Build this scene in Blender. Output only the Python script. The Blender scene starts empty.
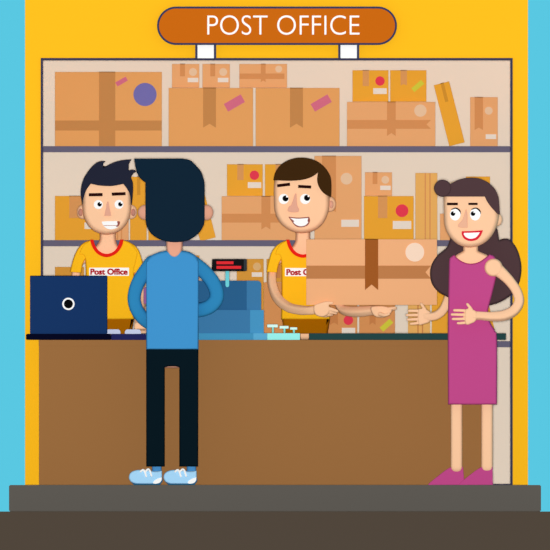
import bpy, bmesh, math
import numpy as np
from mathutils import Vector, Matrix

C = bpy.context.scene
COL = C.collection
S = 200.0                       # reference units per metre

def W(x, y, Y=0.0):             # drawing x, drawing y, distance -> world
    return Vector(((x - 275.0) / S, Y, (485.0 - y) / S))

# ---------------------------------------------------------------- camera
cam_d = bpy.data.cameras.new('camera')
cam = bpy.data.objects.new('camera', cam_d)
COL.objects.link(cam)
cam_d.type = 'ORTHO'
cam_d.ortho_scale = 550 / S
cam.location = (0, -9, (485 - 275) / S)
cam.rotation_euler = (math.pi / 2, 0, 0)
cam_d.clip_end = 60
C.camera = cam

# ---------------------------------------------------------------- world: blue sky behind the building, white bright sky behind the viewer
SKY_STRENGTH = 0.32
SUN = 0.775
wd = bpy.data.worlds.new('sky')
C.world = wd
wd.use_nodes = True
nt = wd.node_tree
nt.nodes.clear()
out = nt.nodes.new('ShaderNodeOutputWorld')
bg = nt.nodes.new('ShaderNodeBackground')
tc = nt.nodes.new('ShaderNodeTexCoord')
sep = nt.nodes.new('ShaderNodeSeparateXYZ')
mr = nt.nodes.new('ShaderNodeMapRange')
mr.inputs['From Min'].default_value = -0.15
mr.inputs['From Max'].default_value = 0.25
mix = nt.nodes.new('ShaderNodeMix'); mix.data_type = 'RGBA'
def lin(c):
    c = c / 255.0
    return c / 12.92 if c <= 0.04045 else ((c + 0.055) / 1.055) ** 2.4
def L(r, g, b): return (lin(r), lin(g), lin(b), 1.0)
mix.inputs['A'].default_value = (SKY_STRENGTH,) * 3 + (1,)
mix.inputs['B'].default_value = L(89, 200, 226)
nt.links.new(tc.outputs['Generated'], sep.inputs[0])
nt.links.new(sep.outputs['Y'], mr.inputs['Value'])
nt.links.new(mr.outputs[0], mix.inputs['Factor'])
nt.links.new(mix.outputs['Result'], bg.inputs['Color'])
nt.links.new(bg.outputs[0], out.inputs[0])

sd = bpy.data.lights.new('sun', 'SUN')
sd.energy = math.pi * SUN
sd.angle = math.radians(0.6)
sun = bpy.data.objects.new('sun', sd)
COL.objects.link(sun)
sun.rotation_euler = (math.radians(90), 0, 0)      # low sun straight onto the shop front
sun.location = (0, -6, 3)

C.view_settings.view_transform = 'Standard'
C.view_settings.look = 'None'
C.view_settings.gamma = 1
C.view_settings.exposure = 0
C.view_settings.use_curve_mapping = False

# ---------------------------------------------------------------- materials
MATS = {}
def M(name, rgb=None, rough=0.9, spec=0.0, emit=0.0):
    if name in MATS: return MATS[name]
    m = bpy.data.materials.new(name)
    m.use_nodes = True
    b = m.node_tree.nodes['Principled BSDF']
    b.inputs['Base Color'].default_value = L(*rgb)
    b.inputs['Roughness'].default_value = rough
    b.inputs['Specular IOR Level'].default_value = spec
    if emit:
        b.inputs['Emission Color'].default_value = L(*rgb)
        b.inputs['Emission Strength'].default_value = emit
    MATS[name] = m
    return m
for n, c in dict(
    yellow_wall=(254, 189, 31), beige_wall=(242, 225, 205), frame_navy=(58, 58, 82), rack_grey=(104, 101, 123),
    counter_wood=(153, 107, 62), step_stone=(93, 89, 83), pavement_brown=(77, 67, 57), inner_floor=(120, 110, 100),
    sign_orange=(199, 102, 18), sign_navy=(58, 62, 92), white=(252, 252, 250),
    card_orange=(230, 164, 98), card_orange_tape=(198, 138, 80), card_tan=(233, 170, 114), card_tan_tape=(214, 146, 90),
    card_mustard=(235, 167, 54), card_mustard_tape=(218, 154, 92), card_olive_tape=(208, 146, 50),
    card_low=(216, 154, 62), card_brown=(216, 148, 90), card_brown_tape=(200, 130, 76),
    parcel=(239, 175, 125), parcel_band=(190, 125, 76), parcel_tape=(159, 89, 38),
    stick_pink=(212, 110, 134), stick_purple=(117, 112, 176), stick_red=(228, 62, 82), stick_cream=(232, 196, 160),
    stick_pale=(248, 217, 192), stick_label=(233, 222, 208), stick_green=(208, 203, 64), stick_redtan=(226, 62, 84),
    skin_a=(251, 201, 160), skin_b=(252, 200, 158), skin_c=(230, 164, 136), skin_d=(249, 199, 158), nose_a=(226, 167, 142), nose_d=(232, 176, 145),
    ear_in=(196, 138, 120), hair_navy=(35, 38, 54), hair_blue=(17, 36, 52), hair_brown=(60, 38, 16), hair_plum=(78, 57, 60),
    brow_dark=(38, 14, 12), black=(10, 10, 12), shirt_yellow=(253, 189, 30), shirt_red=(230, 34, 24), text_red=(178, 22, 34),
    trouser_brown=(165, 98, 2), mouth_brown=(150, 84, 76), shoe_dark=(60, 50, 48),
    jumper=(63, 144, 201), jumper_shade=(46, 131, 181), trouser_black=(9, 24, 32), sock=(75, 144, 200),  # darker jumper blue for the sleeves: clothing shading painted into the colour
    shoe_blue=(166, 215, 248), shoe_sole=(22, 92, 128), dress=(188, 72, 134), lip_red=(218, 34, 56), wallet=(150, 95, 150),
    laptop=(23, 52, 98), laptop_base=(7, 9, 32), laptop_edge=(14, 20, 36), mat_navy=(36, 38, 90), mat_green=(37, 68, 68),
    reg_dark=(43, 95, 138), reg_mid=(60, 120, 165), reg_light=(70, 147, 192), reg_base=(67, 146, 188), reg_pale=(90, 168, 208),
    display_black=(22, 22, 24), display_side=(50, 56, 60), display_pole=(112, 212, 220), stamp_tray=(152, 240, 236),
    stamp_top=(214, 246, 236), stamp_post=(140, 222, 214), pad_lilac=(206, 214, 240), laptop_key=(60, 66, 90), screen=(40, 60, 90),
).items():
    M(n, c)
M('led_red', (218, 44, 50), emit=0.08)

# ---------------------------------------------------------------- mesh helpers
def catmull(pts, n=6, closed=True):
    P = [np.array(p, float) for p in pts]
    N = len(P); res = []
    rng = range(N) if closed else range(N - 1)
    for i in rng:
        if closed: p0, p1, p2, p3 = P[i - 1], P[i], P[(i + 1) % N], P[(i + 2) % N]
        else: p0, p1, p2, p3 = P[max(i - 1, 0)], P[i], P[i + 1], P[min(i + 2, N - 1)]
        for k in range(n):
            t = k / n
            res.append(0.5 * (2 * p1 + (p2 - p0) * t + (2 * p0 - 5 * p1 + 4 * p2 - p3) * t * t + (3 * p1 - p0 - 3 * p2 + p3) * t ** 3))
    if not closed: res.append(P[-1])
    return [tuple(r) for r in res]

def outline(pts, n=6):
    """points (x, y) or (x, y, 'c') for sharp corners; spline runs between corners"""
    idx = [i for i, p in enumerate(pts) if len(p) > 2]
    if not idx: return catmull(pts, n)
    pts = pts[idx[0]:] + pts[:idx[0]]
    idx = [i for i, p in enumerate(pts) if len(p) > 2] + [len(pts)]
    pts = pts + [pts[0]]
    res = []
    for a, b in zip(idx[:-1], idx[1:]):
        seg = [p[:2] for p in pts[a:b + 1]]
        if len(seg) == 2: res.append(seg[0])
        else: res += catmull(seg, n, closed=False)[:-1]
    return res

def slab(bm, pts, y0, y1, bi=0.8, bd=None, seg=4, back=True):
    """solid with drawn outline pts, between distances y0 (near) and y1 (far); edge rounding: bi inward (drawing units), bd along depth (m)"""
    if bd is None: bd = bi / S
    bd = min(bd, (y1 - y0) * 0.49)
    P = np.array([p[:2] for p in pts], float)
    keep = [i for i in range(len(P)) if np.linalg.norm(P[i] - P[i - 1]) > 1e-4]
    P = P[keep]
    x, y = P[:, 0], P[:, 1]
    area = 0.5 * np.sum(x * np.roll(y, -1) - np.roll(x, -1) * y)
    e = np.roll(P, -1, 0) - P
    e /= np.linalg.norm(e, axis=1)[:, None]
    sgn = 1 if area > 0 else -1
    nrm = np.stack([-e[:, 1], e[:, 0]], 1) * sgn
    n2 = nrm + np.roll(nrm, 1, 0)
    l = np.linalg.norm(n2, axis=1)[:, None]
    n2 = n2 / np.maximum(l, 1e-6)
    c = np.sum(n2 * nrm, 1)[:, None]
    n2 = n2 / np.maximum(c, 0.6)
    # never inset further than the local thickness allows
    D = P[None, :, :] - P[:, None, :]
    nu = n2 / np.linalg.norm(n2, axis=1)[:, None]
    dn = np.einsum('ijk,ik->ij', D, nu)
    R = np.where(dn > 1e-6, np.sum(D * D, 2) / np.maximum(2 * dn, 1e-9), 1e9).min(1)
    lim = np.minimum(bi, 0.75 * R)
    if len(P) > 24:
        for _ in range(3): lim = np.minimum(lim, (np.roll(lim, 1) + lim + np.roll(lim, -1)) / 3)
    sc = (lim / bi if bi > 0 else lim * 0)[:, None]
    rings = []
    prof = []
    for k in range(seg + 1):
        t = k / seg * math.pi / 2
        prof.append((bi * (1 - math.sin(t)), bd * (1 - math.cos(t))))
    layers = [(i, y0 + d) for i, d in prof]
    if back: layers += [(i, y1 - d) for i, d in reversed(prof)]
    else: layers += [(0, y1)]
    for ins, Y in layers:
        Q = P + n2 * (ins * sc)
        rings.append([bm.verts.new(W(q[0], q[1], Y)) for q in Q])
    N = len(P)
    fs = []
    for a, b in zip(rings[:-1], rings[1:]):
        for i in range(N):
            f = bm.faces.new((a[i], a[(i + 1) % N], b[(i + 1) % N], b[i])); f.smooth = True; fs.append(f)
    caps = [bm.faces.new(rings[0]), bm.faces.new(list(reversed(rings[-1])))]
    bmesh.ops.recalc_face_normals(bm, faces=fs + caps)
    bmesh.ops.triangulate(bm, faces=caps, ngon_method='EAR_CLIP')
    return fs

def rect(x0, y0, x1, y1): return [(x0, y0), (x1, y0), (x1, y1), (x0, y1)]
def rrect(x0, y0, x1, y1, r, n=6, corners=(1, 1, 1, 1)):
    res = []
    for (cx, cy, a0), on in zip(((x0 + r, y0 + r, 180), (x1 - r, y0 + r, 270), (x1 - r, y1 - r, 0), (x0 + r, y1 - r, 90)), corners):
        if not on:
            res.append((x0 if a0 in (180, 90) else x1, y0 if a0 in (180, 270) else y1)); continue
        for k in range(n + 1):
            a = math.radians(a0 + 90 * k / n)
            res.append((cx + r * math.cos(a), cy + r * math.sin(a)))
    return res
def disc(cx, cy, rx, ry=None, n=32):
    ry = ry or rx
    return [(cx + rx * math.cos(2 * math.pi * k / n), cy + ry * math.sin(2 * math.pi * k / n)) for k in range(n)]
def rot_rect(cx, cy, w, h, deg):
    a = math.radians(deg); c, s = math.cos(a), math.sin(a)
    return [(cx + u * w / 2 * c - v * h / 2 * s, cy + u * w / 2 * s + v * h / 2 * c) for u, v in ((-1, -1), (1, -1), (1, 1), (-1, 1))]

def sq(c): return math.copysign(abs(c) ** SQ, c)
SQ = 0.6
def tube(bm, pts, n=6, seg=16, flat=1.0):
    """pts: (x, y, Y, r) with r in drawing units; smooth tapering limb with round ends"""
    Q = catmull([tuple(W(p[0], p[1], p[2])) + (p[3] / S,) for p in pts], n, closed=False)
    Q = [np.array(q) for q in Q]
    # hemispherical ends
    d0 = Q[0][:3] - Q[1][:3]; d0 /= np.linalg.norm(d0)
    d1 = Q[-1][:3] - Q[-2][:3]; d1 /= np.linalg.norm(d1)
    head, tail = [], []
    for k in range(1, 6):
        t = k / 5 * math.pi / 2
        head.append(np.append(Q[0][:3] + d0 * Q[0][3] * math.sin(t), max(Q[0][3] * math.cos(t), 1e-5)))
        tail.append(np.append(Q[-1][:3] + d1 * Q[-1][3] * math.sin(t), max(Q[-1][3] * math.cos(t), 1e-5)))
    Q = head[::-1] + Q + tail
    tang = []
    nq = len(Q)
    for i in range(nq):
        a = Q[max(i - 1, 0)][:3]; b = Q[min(i + 1, nq - 1)][:3]
        t = b - a; tang.append(Vector(t / np.linalg.norm(t)))
    up = Vector((0, 1, 0))
    if abs(tang[0].dot(up)) > 0.9: up = Vector((1, 0, 0))
    rings = []
    u = (up - tang[0] * up.dot(tang[0])).normalized()
    for i, q in enumerate(Q):
        u = (u - tang[i] * u.dot(tang[i])).normalized()
        v = tang[i].cross(u)
        rings.append([bm.verts.new(Vector(q[:3]) + (u * sq(math.cos(a)) * flat + v * sq(math.sin(a))) * q[3]) for a in [2 * math.pi * k / seg for k in range(seg)]])
    fs = []
    for a, b in zip(rings[:-1], rings[1:]):
        for i in range(seg):
            f = bm.faces.new((a[i], a[(i + 1) % seg], b[(i + 1) % seg], b[i])); f.smooth = True; fs.append(f)
    for r in (rings[0], rings[-1]):
        f = bm.faces.new(r); f.smooth = True; fs.append(f)
    bmesh.ops.recalc_face_normals(bm, faces=fs)

def ellip(bm, x, y, Y, rx, ry, rd, u=20, v=12):
    m = Matrix.Translation(W(x, y, Y)) @ Matrix.Diagonal((rx / S, rd, ry / S, 1))
    r = bmesh.ops.create_uvsphere(bm, u_segments=u, v_segments=v, radius=1, matrix=m)
    for vv in r['verts']:
        for f in vv.link_faces: f.smooth = True

def box(bm, x0, y0, x1, y1, Y0, Y1, bev=0.0):
    a, b = W(x0, y1, Y0), W(x1, y0, Y1)
    m = Matrix.Translation((a + b) / 2) @ Matrix.Diagonal((b.x - a.x, b.y - a.y, b.z - a.z, 1))
    r = bmesh.ops.create_cube(bm, size=1, matrix=m)
    if bev:
        es = list({e for v in r['verts'] for e in v.link_edges})
        bmesh.ops.bevel(bm, geom=es, offset=bev, segments=2, affect='EDGES')

def NB(): return bmesh.new()

def wloc(o):
    v = Vector((0, 0, 0))
    while o: v += o.location; o = o.parent
    return v

def link(name, bm, mat, parent=None, base=None, label=None, voxel=None):
    me = bpy.data.meshes.new(name)
    off = wloc(parent) if parent else (base or Vector((0, 0, 0)))
    bmesh.ops.translate(bm, verts=bm.verts, vec=-off)
    bm.to_mesh(me); bm.free()
    me.materials.append(MATS[mat])
    o = bpy.data.objects.new(name, me)
    COL.objects.link(o)
    if voxel:
        md = o.modifiers.new('skin', 'REMESH'); md.mode = 'VOXEL'; md.voxel_size = voxel
        ms = o.modifiers.new('soft', 'SMOOTH'); ms.factor = 0.5; ms.iterations = 2
        dg = bpy.context.evaluated_depsgraph_get()
        me2 = bpy.data.meshes.new_from_object(o.evaluated_get(dg))
        o.modifiers.clear(); o.data = me2
        for p in me2.polygons: p.use_smooth = True
        if not me2.materials: me2.materials.append(MATS[mat])
    if parent: o.parent = parent
    elif base: o.location = base
    if label: o['label'] = label
    return o

def thing(name, label, cat, base, group=None):
    o = bpy.data.objects.new(name, None); COL.objects.link(o)
    o.location = base; o.empty_display_size = 0.05
    o['label'] = label; o['category'] = cat
    if group: o['group'] = group
    return o
def tag(o, label, cat, group=None):
    o['label'] = label; o['category'] = cat
    if group: o['group'] = group
    return o
def struct(name, bm, mat, label=None):
    o = link(name, bm, mat); o['kind'] = 'structure'
    if label: o['label'] = label
    return o
def sp(name, parent, mat, pts, y0, y1, bi=0.3, label=None, **k):     # slab part
    bm = NB(); slab(bm, pts, y0, y1, bi, **k)
    return link(name, bm, mat, parent, label=label)

def text_part(name, s, x0, x1, yt, yb, Y, mat, parent, extr=0.002, bold=0.0, label=None):
    cu = bpy.data.curves.new('t', 'FONT'); cu.body = s; cu.extrude = 0.5; cu.offset = bold
    cu.resolution_u = 6
    shifts = ((-0.28, -0.2), (0.28, -0.2), (0.28, 0.2), (-0.28, 0.2)) if bold > 0.01 else ((0, 0),)
    to = bpy.data.objects.new('t', cu); COL.objects.link(to)
    dg = bpy.context.evaluated_depsgraph_get()
    me = bpy.data.meshes.new_from_object(to.evaluated_get(dg))
    bm = NB(); bm.from_mesh(me)
    bpy.data.objects.remove(to); bpy.data.meshes.remove(me); bpy.data.curves.remove(cu)
    xs = [v.co.x for v in bm.verts]; ys = [v.co.y for v in bm.verts]
    ax, bx_, ay, by = min(xs), max(xs), min(ys), max(ys)
    for v in bm.verts:
        p = W(x0 + (v.co.x - ax) / (bx_ - ax) * (x1 - x0), yb + (v.co.y - ay) / (by - ay) * (yt - yb), Y - extr if v.co.z > 0 else Y)
        v.co = p
    bmesh.ops.remove_doubles(bm, verts=bm.verts, dist=1e-6)
    bmesh.ops.recalc_face_normals(bm, faces=bm.faces)
    src = bm.copy()
    bmesh.ops.translate(bm, verts=bm.verts, vec=(shifts[0][0] / S, 0, shifts[0][1] / S))
    for i, sx in enumerate(shifts[1:]):
        c = src.copy(); bmesh.ops.translate(c, verts=c.verts, vec=(sx[0] / S, 0.00002 * (i + 1), sx[1] / S))
        tm = bpy.data.meshes.new('t'); c.to_mesh(tm); bm.from_mesh(tm); bpy.data.meshes.remove(tm); c.free()
    src.free()
    return link(name, bm, mat, parent, label=label)

# ================================================================ the setting
bm = NB(); box(bm, -1400, 511.5, 1950, 560, -1.6, 8.0); struct('ground', bm, 'pavement_brown', 'dark brown pavement below the shop step')
bm = NB(); box(bm, 9, 485, 541, 511.5, -1.15, 1.55, 0.004); struct('floor', bm, 'step_stone', 'dark grey stone step the whole shop stands on')
# yellow shop front around the wide opening
bm = NB()
box(bm, 25, -70, 41, 485, 0.0, 0.10)
box(bm, 512.5, -70, 528, 485, 0.0, 0.10)
box(bm, 41, -70, 512.5, 58.5, 0.0, 0.10)
struct('wall_front', bm, 'yellow_wall', 'bright yellow shop front wall around the open counter')
bm = NB(); box(bm, 25, -70, 30, 485, 0.10, 1.5); struct('wall_left', bm, 'yellow_wall')
bm = NB(); box(bm, 523, -70, 528, 485, 0.10, 1.5); struct('wall_right', bm, 'yellow_wall')
bm = NB(); box(bm, 30, -70, 523, 485, 1.30, 1.5); struct('wall_back', bm, 'beige_wall', 'beige back wall behind the shelves')
bm = NB(); box(bm, 30, -70, 523, -50, 0.10, 1.30); struct('ceiling', bm, 'beige_wall')
# dark trim framing the opening
bm = NB()
box(bm, 40.7, 58, 512.7, 60.4, -0.012, 0.03)
box(bm, 40.7, 60.4, 43, 485, -0.012, 0.03)
box(bm, 510.3, 60.4, 512.7, 485, -0.012, 0.03)
struct('trim_1', bm, 'frame_navy', 'thin dark navy trim around the shop opening')
bm = NB(); box(bm, 43, 484, 510.3, 485, 0.0, 0.05); struct('trim_2', bm, 'frame_navy', 'thin dark navy sill at the foot of the opening')

# ---------------------------------------------------------------- sign
sg = thing('shop_sign', 'rounded orange POST OFFICE sign with navy rim above the opening', 'sign', W(277, 45, -0.03))
sp('board', sg, 'sign_orange', rrect(159, 8.5, 395, 43, 17.2, 16), -0.060, -0.02, 0.3)
bm = NB()
slab(bm, rrect(157, 6.5, 397, 45, 19.2, 16), -0.052, -0.012, 0.3)
link('rim', bm, 'sign_navy', sg, label='navy rim around the sign')
text_part('lettering', 'POST OFFICE', 207.3, 359.5, 15.3, 34.8, -0.060, 'white', sg, 0.003, -0.011, label='white capital letters POST OFFICE')
for a, b in ((195.2, 216.2), (338.2, 359.2)):
    br = sp('bracket', sg, 'white', rect(a + 2.3, 44, b - 2.3, 58.2), -0.032, -0.001, 0.1, label='white bracket with navy edges holding the sign')
    for q in (a, b - 2.3):
        bm = NB(); box(bm, q, 44, q + 2.3, 58.2, -0.036, -0.001); link('bracket_edge', bm, 'sign_navy', br)

# ---------------------------------------------------------------- shelving rack
rk = thing('shelving_rack', 'wide dark grey steel shelving rack filled with parcels', 'shelf', W(275, 485, 1.0))
for y in (146.2, 240.2, 341.2):
    bm = NB(); box(bm, 43.2, y, 510.0, y + 6, 0.80, 1.28, 0.001); link('shelf_board', bm, 'rack_grey', rk)
for x in (34.0, 514.0):
    for Y in (0.80, 1.25):
        bm = NB(); box(bm, x, 100, x + 5, 485, Y, Y + 0.03); link('upright', bm, 'rack_grey', rk)
for y in (146.2, 240.2, 341.2):
    for x0, x1 in ((38.5, 43.3), (509.9, 514.2)):
        bm = NB(); box(bm, x0, y + 1, x1, y + 5, 0.80, 0.83); link('bracket', bm, 'rack_grey', rk)

# ---------------------------------------------------------------- parcels
def rot_pts(pts, piv, deg):
    a = math.radians(deg); c, s = math.cos(a), math.sin(a)
    return [(piv[0] + (p[0] - piv[0]) * c - (p[1] - piv[1]) * s, piv[1] + (p[0] - piv[0]) * s + (p[1] - piv[1]) * c) for p in pts]

def parcel(label, x0, y0, x1, y1, mat, tape_mat, Y0, Y1, group, vt=None, hb=None, round_=None, lab=None, stick=None, lines=None, rot=0, name='parcel', cat='parcel'):
    piv = ((x0 + x1) / 2, y1)
    R = (lambda p: rot_pts(p, piv, rot)) if rot else (lambda p: p)
    t = thing(name, label, cat, W(piv[0], max(p[1] for p in R(rect(x0, y0, x1, y1))), (Y0 + Y1) / 2), group)
    sp('carton', t, mat, R(rect(x0, y0, x1, y1)), Y0, Y1, 0.3)
    e = 0.0015
    if hb:      # horizontal tape band: (y0, y1, x_end, notch)
        a, b, xe, nt_ = hb
        pts = [(x0, a), (xe, a), (xe - nt_, (a + b) / 2), (xe, b), (x0, b)] if nt_ else rect(x0, a, xe, b)
        sp('tape_band', t, tape_mat, R(pts), Y0 - e, Y0 + 0.002, 0)
    if vt:      # vertical tape: (x0, x1, bottom, notch)
        a, b, yb, nt_ = vt[:4]
        tm = vt[4] if len(vt) > 4 else tape_mat
        pts = [(a, y0 - 0.25), (b, y0 - 0.25), (b, yb), ((a + b) / 2, yb - nt_), (a, yb)] if nt_ else rect(a, y0 - 0.25, b, yb)
        bm = NB()
        slab(bm, R(pts), Y0 - 2 * e, Y0 + 0.002, 0)
        slab(bm, R(rect(a, y0 - 0.25, b, y0 + 0.2)), Y0 - 2 * e, Y1 + 0.001, 0)     # runs on over the lid
        link('tape', bm, tm, t)
    if lines:
        for lx in lines: sp('seam', t, tape_mat, R(rect(lx - 0.6, y0, lx + 0.6, y1)), Y0 - e, Y0 + 0.002, 0)
    if round_:
        cx, cy, r, m = round_
        sp('sticker', t, m, R(disc(cx, cy, r)), Y0 - 3 * e, Y0 + 0.001, 0, label={'stick_red': 'round red sticker', 'stick_purple': 'round purple sticker'}.get(m, 'round pale sticker'))
    if lab:
        sp('address_label', t, 'stick_label', R(rect(*lab)), Y0 - 3 * e, Y0 + 0.001, 0, label='white address label')
    if stick:
        cx, cy, w, h, d, m = stick
        sp('sticker', t, m, R(rot_rect(cx, cy, w, h, d)), Y0 - 3 * e, Y0 + 0.001, 0, label={'stick_pink': 'slanted pink sticker', 'stick_green': 'slanted lime green sticker'}[m])
    return t

T, MID, LOW = 'parcels on the top shelf', 'parcels on the middle shelf', 'parcels on the lowest visible shelf'
b1, b2, b3 = 146.2, 240.2, 341.2
big = parcel('large orange-brown carton with round purple sticker, leftmost on the top shelf', 55, 72, 161.8, b1, 'card_orange', 'card_orange_tape', 0.84, 1.22, T,
       vt=(99, 115.3, b1, 0), hb=(120.5, 130.5, 161.8, 0), round_=(145, 94.5, 11.6, 'stick_purple'), stick=(121.6, 81.5, 12, 4.6, -30, 'stick_pink'))
parcel('large orange-brown carton with pink sticker under the two small cartons', 168.7, 88, 253, b1, 'card_orange', 'card_orange_tape', 0.85, 1.2, T,
       vt=(203.1, 216, 127.7, 4), stick=(234.4, 103, 19.5, 8.8, -30, 'stick_pink'))
parcel('large orange-brown carton with pink sticker, right of its twin on the top shelf', 255.7, 88, 339.5, b1, 'card_orange', 'card_orange_tape', 0.85, 1.2, T,
       vt=(290, 303, 127.7, 4), stick=(321.2, 103, 19.5, 8.8, -30, 'stick_pink'))
parcel('small tan carton with pale sticker, left of the pair near the sign bracket', 172, 64, 199.2, 87.7, 'card_tan', 'card_tan_tape', 0.90, 1.1, T,
       vt=(180, 185, 76.3, 0), round_=(193, 72, 4, 'stick_cream'), lab=(187.7, 77.8, 198.3, 82.2))
parcel('small tan carton with pale sticker, right of the pair near the sign bracket', 202.5, 64, 229.8, 87.7, 'card_tan', 'card_tan_tape', 0.90, 1.1, T,
       vt=(210.3, 215.2, 76.3, 0), round_=(223.2, 72, 4, 'stick_cream'), lab=(217.8, 77.8, 228.4, 82.2))
parcel('low wide tan carton with crossed tape lying across two large cartons', 239.4, 64, 287, 87.7, 'card_tan', 'card_tan_tape', 0.90, 1.12, T,
       vt=(260.8, 265.6, 82, 1.5), hb=(73.5, 79, 284.5, 0), round_=(278.7, 69, 3.5, 'stick_cream'))
parcel('wide tan carton with crossed tape carrying two mustard boxes, top shelf', 347, 102, 435.3, b1, 'card_tan', 'card_tan_tape', 0.85, 1.2, T,
       vt=(387, 395.7, 136, 3), hb=(120, 128.8, 431, 4.5), round_=(420.4, 110.6, 6.2, 'stick_cream'))
parcel('mustard box with red dot and white label, on top of the wide tan carton', 352.5, 70.3, 388.4, 101.7, 'card_mustard', 'card_mustard_tape', 0.90, 1.12, T,
       vt=(362.7, 369, 86, 0), round_=(380, 81, 4.7, 'stick_red'), lab=(373.2, 88.2, 386.7, 94))
parcel('mustard box with lime sticker, on top of the wide tan carton', 390.3, 70.3, 426.4, 101.7, 'card_mustard', 'card_mustard_tape', 0.90, 1.12, T,
       vt=(400.6, 407, 85.5, 1.5), stick=(417.8, 86, 13, 5, -40, 'stick_green'))
# slim box leaning on the top shelf: corners about (433,85) (449,81) (464.5,142) (449.5,146)
parcel('slim mustard box leaning to the left near the right end of the top shelf', 449.1, 81.4, 464.9, 144.3, 'card_mustard', 'card_olive_tape', 0.88, 1.12, T,
       vt=(456.0, 459.4, 100.5, 0), rot=-14.3)
parcel('upright tan box with long notched tape, rightmost on the top shelf', 470.2, 97.2, 497.7, b1, 'card_tan', 'card_brown_tape', 0.88, 1.12, T,
       vt=(474.6, 483, 130, 2.5, 'card_tan_tape'), round_=(488.7, 110.7, 4, 'stick_cream'), lab=(485.7, 134.3, 496.2, 139))
# middle shelf
parcel('mustard carton left of the smiling clerk, leftmost on the middle shelf', 55, 196, 112, b2, 'card_mustard', 'card_mustard_tape', 0.86, 1.15, MID,
       vt=(69.3, 84, 218, 0), lab=(84.5, 222.5, 104, 229))
parcel('slim tan box with two seams behind the left clerk\'s neck', 113.5, 196, 128.6, b2, 'card_tan', 'card_tan_tape', 0.86, 1.12, MID, lines=(117.5, 121.5))
parcel('narrow upright mustard box between left clerk and blue jumper customer', 130.2, 176.8, 146.6, b2, 'card_mustard', 'card_olive_tape', 0.86, 1.12, MID,
       vt=(137.0, 140.4, 195, 0))
parcel('mustard box mostly hidden behind the head of the customer in blue', 148.4, 190, 186, b2, 'card_mustard', 'card_olive_tape', 0.86, 1.12, MID)
parcel('slim mustard box leaning behind the ear of the customer in blue', 200.0, 176, 216.0, b2 - 0.9, 'card_mustard', 'card_olive_tape', 0.88, 1.12, MID, rot=-14.3)
parcel('wide tan carton with crossed tape left of the brown-haired clerk, middle shelf', 221.7, 196.3, 309, b2, 'card_tan', 'card_tan_tape', 0.85, 1.2, MID,
       vt=(261.4, 270.4, 229.5, 3), hb=(213.7, 222.6, 304, 4))
parcel('mustard box with red dot left of the brown-haired clerk\'s head', 227, 164.3, 262.7, 196, 'card_mustard', 'card_mustard_tape', 0.9, 1.12, MID,
       vt=(237.3, 243.6, 180, 0), round_=(254.4, 175.2, 4.7, 'stick_red'), lab=(247.8, 182.2, 261.2, 188))
parcel('mustard box mostly hidden behind the brown-haired clerk\'s head', 265, 164.3, 301, 196, 'card_mustard', 'card_mustard_tape', 0.9, 1.12, MID,
       vt=(275.5, 282, 180, 1.5))
parcel('tall tan carton with long tape right of the brown-haired clerk', 314.5, 156, 361.5, b2, 'card_tan', 'card_tan_tape', 0.86, 1.15, MID,
       vt=(322, 336, 212, 3), round_=(346.5, 178.7, 5.9, 'stick_cream'), lab=(341.3, 219.7, 359, 226.8))
parcel('small tan box resting on a mustard carton, middle shelf', 365, 172.3, 392, 195.8, 'card_tan', 'card_tan_tape', 0.9, 1.1, MID,
       vt=(372.6, 377.4, 184, 0), round_=(385.3, 179.8, 3.9, 'stick_cream'), lab=(380.2, 185.6, 390.7, 190))
parcel('mustard carton with red dot right under a small tan box', 364, 196.1, 413.6, b2, 'card_mustard', 'card_mustard_tape', 0.86, 1.15, MID,
       vt=(378, 387.3, 218, 0), round_=(402, 210.7, 6.4, 'stick_red'), lab=(392.8, 221, 411.3, 229))
parcel('tall light mustard box with two seams, left of the woman, middle shelf', 415.4, 173, 437.3, b2, 'card_light', 'card_tan_tape', 0.86, 1.12, MID, lines=(425.3, 430)) if M('card_light', (233, 177, 98)) else None
parcel('small tan box peeking out beside the woman\'s cheek', 440, 213.7, 463, b2, 'card_tan', 'card_tan_tape', 0.88, 1.1, MID)
parcel('mustard box whose top corner shows above the woman\'s hair', 466, 176.6, 490, b2, 'card_mustard', 'card_olive_tape', 0.88, 1.1, MID)
# low shelf, darker stacks just above the counter
parcel('mustard box behind the laptop lid on the lowest shelf', 55, 267, 84, b3, 'card_low', 'card_brown_tape', 0.86, 1.1, LOW)
parcel('mustard box behind the shoulder of the customer in blue, lowest shelf', 160, 255.5, 199.3, b3, 'card_low', 'card_brown_tape', 0.86, 1.1, LOW)
parcel('mustard box with pale round sticker behind the red display', 236.8, 259, 263.6, b3, 'card_low', 'card_brown_tape', 0.86, 1.1, LOW,
       round_=(257, 266.6, 4, 'stick_tan'), lab=(251.8, 272.3, 262.2, 276.8)) if M('stick_tan', (222, 178, 120)) else None
parcel('brown box between the till and the right clerk, under a smaller one', 263.8, 282.3, 305, b3, 'card_brown', 'card_brown_tape', 0.855, 1.1, LOW)
parcel('darker mustard box behind the right clerk\'s bent arm, on a brown box', 266.6, 259, 308, 282, 'card_low', 'card_brown_tape', 0.86, 1.1, LOW, vt=(271.5, 280.5, 278, 0))
parcel('brown box with red dot under the big held parcel', 324, 282, 357.2, b3, 'card_brown', 'card_brown_tape', 0.86, 1.1, LOW,
       vt=(330, 338, 325, 2.5), round_=(348.4, 320.2, 4.8, 'stick_red'), lab=(341.8, 327.8, 355.2, 334))
parcel('brown box with lime sticker under the big held parcel', 359.3, 282, 395, b3, 'card_brown', 'card_brown_tape', 0.86, 1.1, LOW,
       vt=(369.5, 375.6, 325, 2.5), stick=(386.4, 325.2, 13.5, 5.4, -42, 'stick_green'))
parcel('light mustard box with two seams behind the woman\'s open hand', 408, 270, 430, b3, 'card_light', 'card_brown_tape', 0.86, 1.1, LOW, lines=(418, 422.5))
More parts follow.
